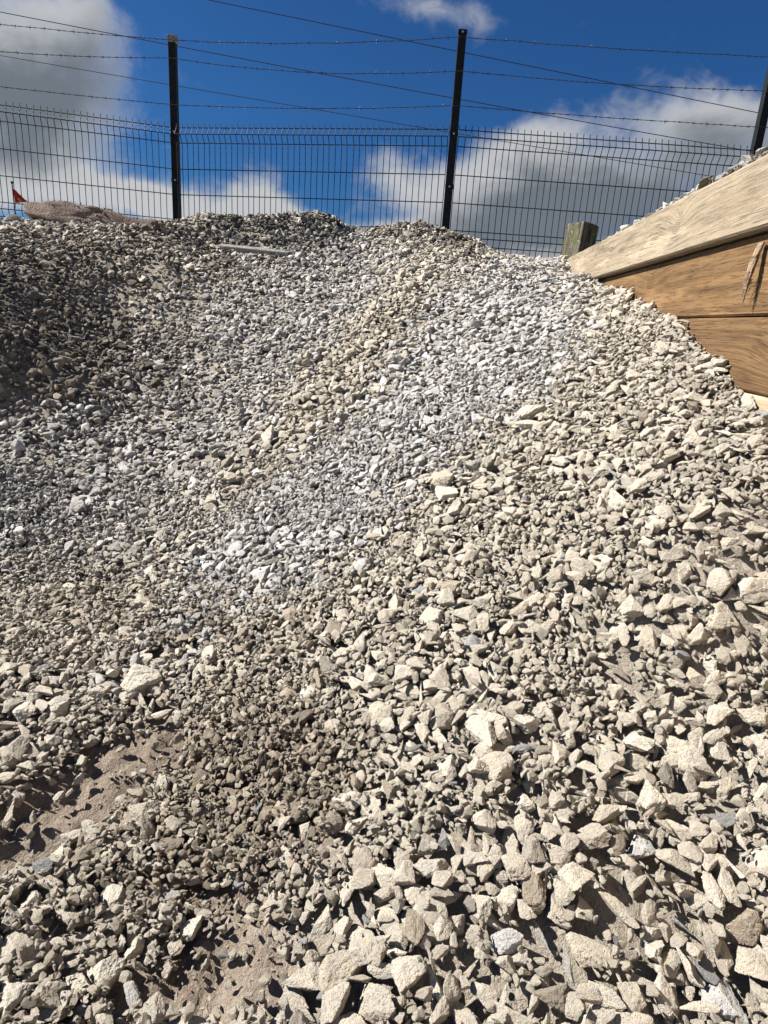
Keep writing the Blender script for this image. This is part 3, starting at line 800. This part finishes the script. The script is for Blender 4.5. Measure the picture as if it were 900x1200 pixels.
tag(kc, 'small pale concrete lump under the left end of the pinkish slab', 'concrete lump')

sp_, sr_, ss_, si_, st_ = [], [], [], [], []
for k in range(420):
    lx = random.uniform(-.28, .56); ly = random.uniform(-.16, .12)
    if random.random() > .25 + .9 * (lx + .28): continue
    P = sl.matrix_basis @ Vector((lx, ly, .070 + .012 * math.sin(lx * 11 + 1) + .02 * noise.noise(Vector((lx, ly, .07)) * 6) - max(0, lx) * .06 - max(0, -ly - .12) * 2))
    r = .011 * math.exp(random.gauss(0, .4)); sp_.append(P[:]); sr_.append((random.random(), random.random(), random.random() * 6)); ss_.append((r, r * .8, r * .7)); si_.append(NV + int(random.random() * NL)); st_.append(BROWN * random.uniform(.4, 1.1))
scatter_object('gravel', 'small dark stones lying on the pinkish slab at the left crest', sp_, sr_, ss_, si_, st_)

# ------------------------------------------------------------------ red pennant
fl = empty('red_pennant', at_y(18, 262, 4.9)); tag(fl, 'small torn red pennant with a yellow mark on a thin black rod at far left', 'pennant')
B = Vector(fl.location)
pb = MB(); t0 = Vector(at_y(14, 214, 4.9)) - B; t1 = Vector(at_y(19, 262, 4.9)) - B
pb.tube([t0, t1 - Vector((0, 0, .15))], .004, 6); pb.tube([t0 + Vector((0, 0, -.006)), t0 + Vector((0, 0, .008))], .009, 8)
pb.build('rod', M_CABLE, fl)
def mat_flag():
    m, nt, b = new_mat('red_cloth', .8, .2); L = nt.links.new
    o = N(nt, 'ShaderNodeTexCoord').outputs['Object']; n = noise_(nt, o, 25, 4, .6)
    L(mix_(nt, smooth_(nt, n, .4, .7), (.42, .035, .03), (.22, .02, .02)), b.inputs['Base Color']); return m
V = []; F = []; n = 12
A = Vector(at_y(15, 221, 4.9)) - B; Cc = Vector(at_y(34, 237, 4.9)) - B; D = Vector(at_y(17, 238, 4.9)) - B
for side in (0, 1):
    for i in range(n + 1):
        t = i / n
        for q in range(4):
            s = q / 3; P0 = A.lerp(Cc, t); P1 = D.lerp(Cc, t); v = P0.lerp(P1, s)
            V.append(v + Vector((0, .010 * math.sin(t * 7 + s) + .0012 * side, .003 * math.sin(t * 14))))
o1 = (n + 1) * 4
for i in range(n):
    for q in range(3):
        a = i * 4 + q; F.append((a, a + 4, a + 5, a + 1)); F.append((o1 + a, o1 + a + 1, o1 + a + 5, o1 + a + 4))
for i in range(n):
    for q in (0, 3): a = i * 4 + q; F.append((a, o1 + a, o1 + a + 4, a + 4))
me = bpy.data.meshes.new('cloth'); me.from_pydata(V, [], F); me.update(); link('cloth', me, mat_flag(), fl)
ym = MB(); c = A.lerp(D, .75).lerp(Cc, .42) + Vector((0, -.014, 0))
ym.V = [c + Vector(v) for v in ((-.016, 0, .014), (.004, 0, .008), (.020, 0, -.012), (.004, 0, -.006), (-.004, .0, -.014), (-.003, 0, .0))]; ym.F = [(0, 5, 4, 3, 1), (1, 3, 2)]; ym.n = 6
ym.build('yellow_mark', mat_plain('yellow_print', (.65, .42, .10), .8, .2), fl)

# ------------------------------------------------------------------ fence
PT = [at_z(0, 124, 1.44), at_z(205, 151, 1.44), at_z(532, 153, 1.44), at_z(885, 178, 1.44)]
PT[0][2] = PT[1][2]; PT = [Vector(p) for p in PT]
for p in PT: p.z = 0
P0 = PT[1] + (PT[0] - PT[1]).normalized() * 2.42
P4 = PT[3] + (PT[3] - PT[2]).normalized() * 2.42 + Vector((0, .25, 0)); Pm = P0 + (P0 - PT[1]).normalized() * 2.42
posts = [Pm, P0, PT[1], PT[2], PT[3], P4]
MT = CZ + 1.44
fence = empty('wire_mesh_fence', (PT[2].x, PT[2].y, 0)); tag(fence, 'tall dark mesh panel fence topped with three barbed strands behind the heap', 'fence')
FB = Vector(fence.location)
def ht(px, py, P):        # height of the fence-plane point seen at a pixel
    return float(at_y(px, py, P.y)[2])
attach = {2: (ht(203, 49, PT[1]), ht(203, 70, PT[1]), ht(203, 124, PT[1])), 3: (ht(539, 45.5, PT[2]), ht(537, 85, PT[2]), ht(534, 125.5, PT[2])),
          4: (ht(905, 69, PT[3]), ht(900, 108.5, PT[3]), ht(890, 150.5, PT[3]))}
attach[5] = attach[4]
e0 = [ht(0, 26, PT[0]), ht(0, 56, PT[0]), ht(0, 100, PT[0])]
d0 = (PT[0] - PT[1]).length / 2.42
attach[1] = tuple(attach[2][k] + (e0[k] - attach[2][k]) / d0 for k in range(3)); attach[0] = attach[1]
zt = CZ + 2.10
for i, P in enumerate(posts):
    b = MB(); b.box(P - FB + Vector((0, 0, zt / 2)), (.030, .030, zt / 2)); pm = b.build('post', M_STEEL, fence, .004)
    if i == 2: b = MB(); b.box(P - FB + Vector((.004, -.004, zt - .012)), (.036, .036, .026)); b.build('cap', M_CAP, pm, .005)
    for z in (zt - .02, MT - .03, MT - .40, MT - .80):
        b = MB(); q = P - FB + Vector((0, -.031, z)); b.tube([q, q + Vector((0, -.008, 0))], [.008, .007], 8); b.build('bolt', M_BOLT, pm)
        if abs(z - MT) < .9:
            b = MB(); b.box(P - FB + Vector((0, -.030, z)), (.034, .004, .016)); b.build('clamp', M_STEEL, pm, .0015)
ROWS = [0, -.055, -.115, -.315, -.515, -.715, -.768, -.825, -1.025, -1.225, -1.425, -1.48, -1.54, -1.74, -1.94, -2.14, -2.19, -2.25]
BULGE = {1, 6, 11, 16}
for i in range(len(posts) - 1):
    A = posts[i]; Bq = posts[i + 1]; u = (Bq - A); Ln = u.length; u.normalize(); nr = Vector((u.y, -u.x, 0))   # towards the camera
    if nr.y > 0: nr = -nr
    b = MB(); m0 = A + u * .034; m1 = Bq - u * .034
    off = nr * .030
    def rowp(k): return nr * (.034 if k in BULGE else 0)
    for k, dz in enumerate(ROWS):
        b.tube([m0 - FB + off + rowp(k) + Vector((0, 0, MT + dz)), m1 - FB + off + rowp(k) + Vector((0, 0, MT + dz))], .0036, 6)
    nv = int((m1 - m0).length / .05)
    for v in range(nv + 1):
        q = m0 + u * ((m1 - m0).length * v / nv) - FB + off
        j = random.gauss(0, .0012)
        pts = [q + u * j + rowp(0) + Vector((0, 0, MT + .032))] + [q + rowp(k) + u * j * (k % 3) + Vector((0, 0, MT + dz)) + nr * .004 for k, dz in enumerate(ROWS)]
        b.tube(pts, .0031, 5)
    b.build('mesh_panel', M_STEEL, fence)
# barbed wire: one strand per bay and height, hung between its fixings
for k in range(3):
    b = MB()
    for i in range(len(posts) - 1):
        A = posts[i] - FB + Vector((0, -.036, attach[i][k])); Bq = posts[i + 1] - FB + Vector((0, -.036, attach[i + 1][k]))
        sag = [.02, .035, .015][k] * (.6 + .5 * ((i * 7 + k * 3) % 3)); n = 90
        def at_(t): return A.lerp(Bq, t) - Vector((0, 0, sag * 4 * t * (1 - t))) + Vector((0, 0, .004 * noise.noise(Vector((t * 9, k * 5, i * 3)))))
        for ph in (0, math.pi):
            b.tube([at_(q / n) + Vector((0, .0018 * math.cos(q * 1.6 + ph), .0018 * math.sin(q * 1.6 + ph))) for q in range(n + 1)], .0017, 4)
        nb = int((Bq - A).length / .105)
        for q in range(1, nb):
            c = at_(q / nb)
            b.tube([c - Vector((.008, 0, 0)), c + Vector((.008, 0, 0))], .0042, 5)
            for sgn in (1, -1):
                an = random.uniform(0, 3.14); dv = Vector((random.uniform(-.004, .004), math.cos(an), math.sin(an))) * .015
                b.tube([c + Vector((.004 * sgn, 0, 0)) - dv, c + Vector((.004 * sgn, 0, 0)) + dv], [.0012, .0012], 4)
    b.build('barbed_wire', M_WIRE, fence)

# ------------------------------------------------------------------ overhead cables far behind
def cable(pts, depth, r, label):
    P = [Vector(at_y(x, y, d)) for (x, y), d in zip(pts, depth)]
    A, Mq, Bq = P; ext = []
    for t in np.linspace(-1.2, 2.2, 60):
        # quadratic through the three points
        l0 = (t - .5) * (t - 1) / .5; l1 = t * (t - 1) / -.25; l2 = t * (t - .5) / .5
        ext.append(A * l0 + Mq * l1 + Bq * l2)
    b = MB(); b.tube(ext, r, 6); o = b.build('overhead_cable', M_CABLE); tag(o, label, 'cable', 'overhead cables crossing the sky'); return o
cable([(245, 0), (560, 65), (890, 132.5)], (13, 13.2, 13.4), .0065, 'highest of three thin black cables slanting across the sky, starting at the top edge')
cable([(0, 14), (450, 100), (850, 172)], (13, 13.2, 13.4), .0065, 'middle of three thin black cables slanting down behind both fence posts')
cable([(0, 65), (350, 125), (800, 201)], (14, 14.2, 14.4), .0055, 'lowest of three thin black cables, running down behind the mesh')

# ------------------------------------------------------------------ sky, clouds, sun
SUN_EL, SUN_AZ = R_(41), R_(-82)
w = bpy.data.worlds.new('World'); S.world = w; w.use_nodes = True; nt = w.node_tree; L = nt.links.new
bg = nt.nodes['Background']
sky = N(nt, 'ShaderNodeTexSky', sky_type='NISHITA', sun_disc=False, sun_elevation=SUN_EL, sun_rotation=SUN_AZ, altitude=100)
sky.air_density = 1.0; sky.dust_density = .8; sky.ozone_density = 2.6
D = vmath(nt, 'NORMALIZE', N(nt, 'ShaderNodeTexCoord').outputs['Generated']).outputs[0]
wn = N(nt, 'ShaderNodeTexNoise'); wn.inputs['Scale'].default_value = 3.2; wn.inputs['Detail'].default_value = 5; wn.inputs['Roughness'].default_value = .6; L(D, wn.inputs['Vector'])
wo = vmath(nt, 'SCALE', vmath(nt, 'SUBTRACT', wn.outputs['Color'], (.5, .5, .5)).outputs[0], scale=.22).outputs[0]
Dw = vmath(nt, 'ADD', D, wo).outputs[0]
def blob(px, py, rx, ry, amp, src, rot=0):
    c = ray(px, py); c = c / np.linalg.norm(c)
    # local frame on the sky sphere
    r0 = np.cross(c, [0, 0, 1.]); r0 /= np.linalg.norm(r0); u0 = np.cross(r0, c)
    a = math.radians(rot); r1 = r0 * math.cos(a) + u0 * math.sin(a); u1 = -r0 * math.sin(a) + u0 * math.cos(a)
    d = vmath(nt, 'SUBTRACT', src, tuple(c)).outputs[0]
    def comp(ax_, sc):
        v = vmath(nt, 'DOT_PRODUCT', d, tuple(ax_ / sc)).outputs['Value']; return math_(nt, 'MULTIPLY', v, v)
    cosf = 1 / math.sqrt(1 + ((px - 450) ** 2 + (py - 600) ** 2) / F_PX ** 2)
    s = math_(nt, 'ADD', comp(r1, rx / F_PX * cosf), comp(u1, ry / F_PX * cosf ** 1.4))
    s = math_(nt, 'ADD', s, comp(c, .35))
    return math_(nt, 'MULTIPLY', math_(nt, 'EXPONENT', math_(nt, 'MULTIPLY', s, -1.0)), amp)
def total(lst, src):
    t = None
    for b in lst:
        v = blob(*b[:5], src, b[5] if len(b) > 5 else 0)
        t = v if t is None else math_(nt, 'ADD', t, v)
    return t
CL = [(40, 60, 120, 80, 1.0), (60, 140, 115, 62, .9), (15, 200, 100, 45, .85), (60, 0, 80, 50, .9),
      (170, 246, 110, 22, 1.05), (320, 236, 60, 34, 1.0), (420, 255, 100, 20, .9),
      (460, 190, 60, 34, .8), (560, 220, 110, 55, 1.0), (700, 245, 170, 72, 1.1), (650, 285, 150, 40, .5), (690, 140, 120, 36, .7, 14), (860, 125, 80, 34, .8, 14), (830, 190, 110, 50, .75),
      (520, 8, 130, 22, .72), (250, 262, 300, 26, 1.1), (600, 330, 400, 40, .8),
      (-300, 150, 200, 100, .9), (1150, 180, 200, 120, .9), (200, -380, 260, 90, .8), (800, -500, 300, 120, .8)]
den = total(CL, Dw)
_s = N(nt, 'ShaderNodeSeparateXYZ'); L(D, _s.inputs[0])
den = math_(nt, 'ADD', den, smooth_(nt, _s.outputs[1], .2, -.4, 0, .5))      # unseen cloud added behind the camera to whiten the fill in shadows
n1 = noise_(nt, D, 5.5, 8, .58, .2); n2 = noise_(nt, vmath(nt, 'MULTIPLY', D, (1, 1, 1.5)).outputs[0], 13, 8, .66, .6)
dn = math_(nt, 'ADD', den, math_(nt, 'ADD', math_(nt, 'MULTIPLY', math_(nt, 'SUBTRACT', n1, .5), 1.9), math_(nt, 'MULTIPLY', math_(nt, 'SUBTRACT', n2, .5), 1.25)))
mask = smooth_(nt, dn, .30, 1.42, 0, .97)
DKL = [(45, 95, 110, 85, 1.15), (20, 190, 80, 40, .35), (720, 250, 190, 62, .95), (640, 285, 200, 40, .6), (860, 170, 100, 50, .55)]
dk = total(DKL, Dw)
dk = math_(nt, 'ADD', dk, math_(nt, 'MULTIPLY', math_(nt, 'SUBTRACT', n1, .5), 1.1))
dk = smooth_(nt, math_(nt, 'ADD', dk, math_(nt, 'MULTIPLY', math_(nt, 'SUBTRACT', n2, .5), .8)), .1, 1.05)
ccol = mix_(nt, dk, (5.2, 5.3, 5.4), (1.5, 1.72, 2.0))
skc = vmath(nt, 'MULTIPLY', sky.outputs[0], (.14, .36, .64)).outputs[0]
L(mix_(nt, mask, skc, ccol), bg.inputs['Color']); bg.inputs['Strength'].default_value = .05
sd_ = bpy.data.lights.new('sun', 'SUN'); so = bpy.data.objects.new('sun', sd_); COL.objects.link(so)
sv = Vector((math.sin(SUN_AZ) * math.cos(SUN_EL), math.cos(SUN_AZ) * math.cos(SUN_EL), math.sin(SUN_EL)))
so.rotation_euler = sv.to_track_quat('Z', 'Y').to_euler(); so.location = (-10, 5, 12)
sd_.energy = 5.0; sd_.angle = R_(.53); sd_.color = (1, .96, .90)

S.view_settings.view_transform = 'Standard'; S.view_settings.look = 'None'; S.view_settings.gamma = 1; S.view_settings.exposure = 1.14
S.render.engine = 'CYCLES'
S.cycles.max_bounces = 4; S.cycles.diffuse_bounces = 1
S.render.resolution_x = 768; S.render.resolution_y = 1024
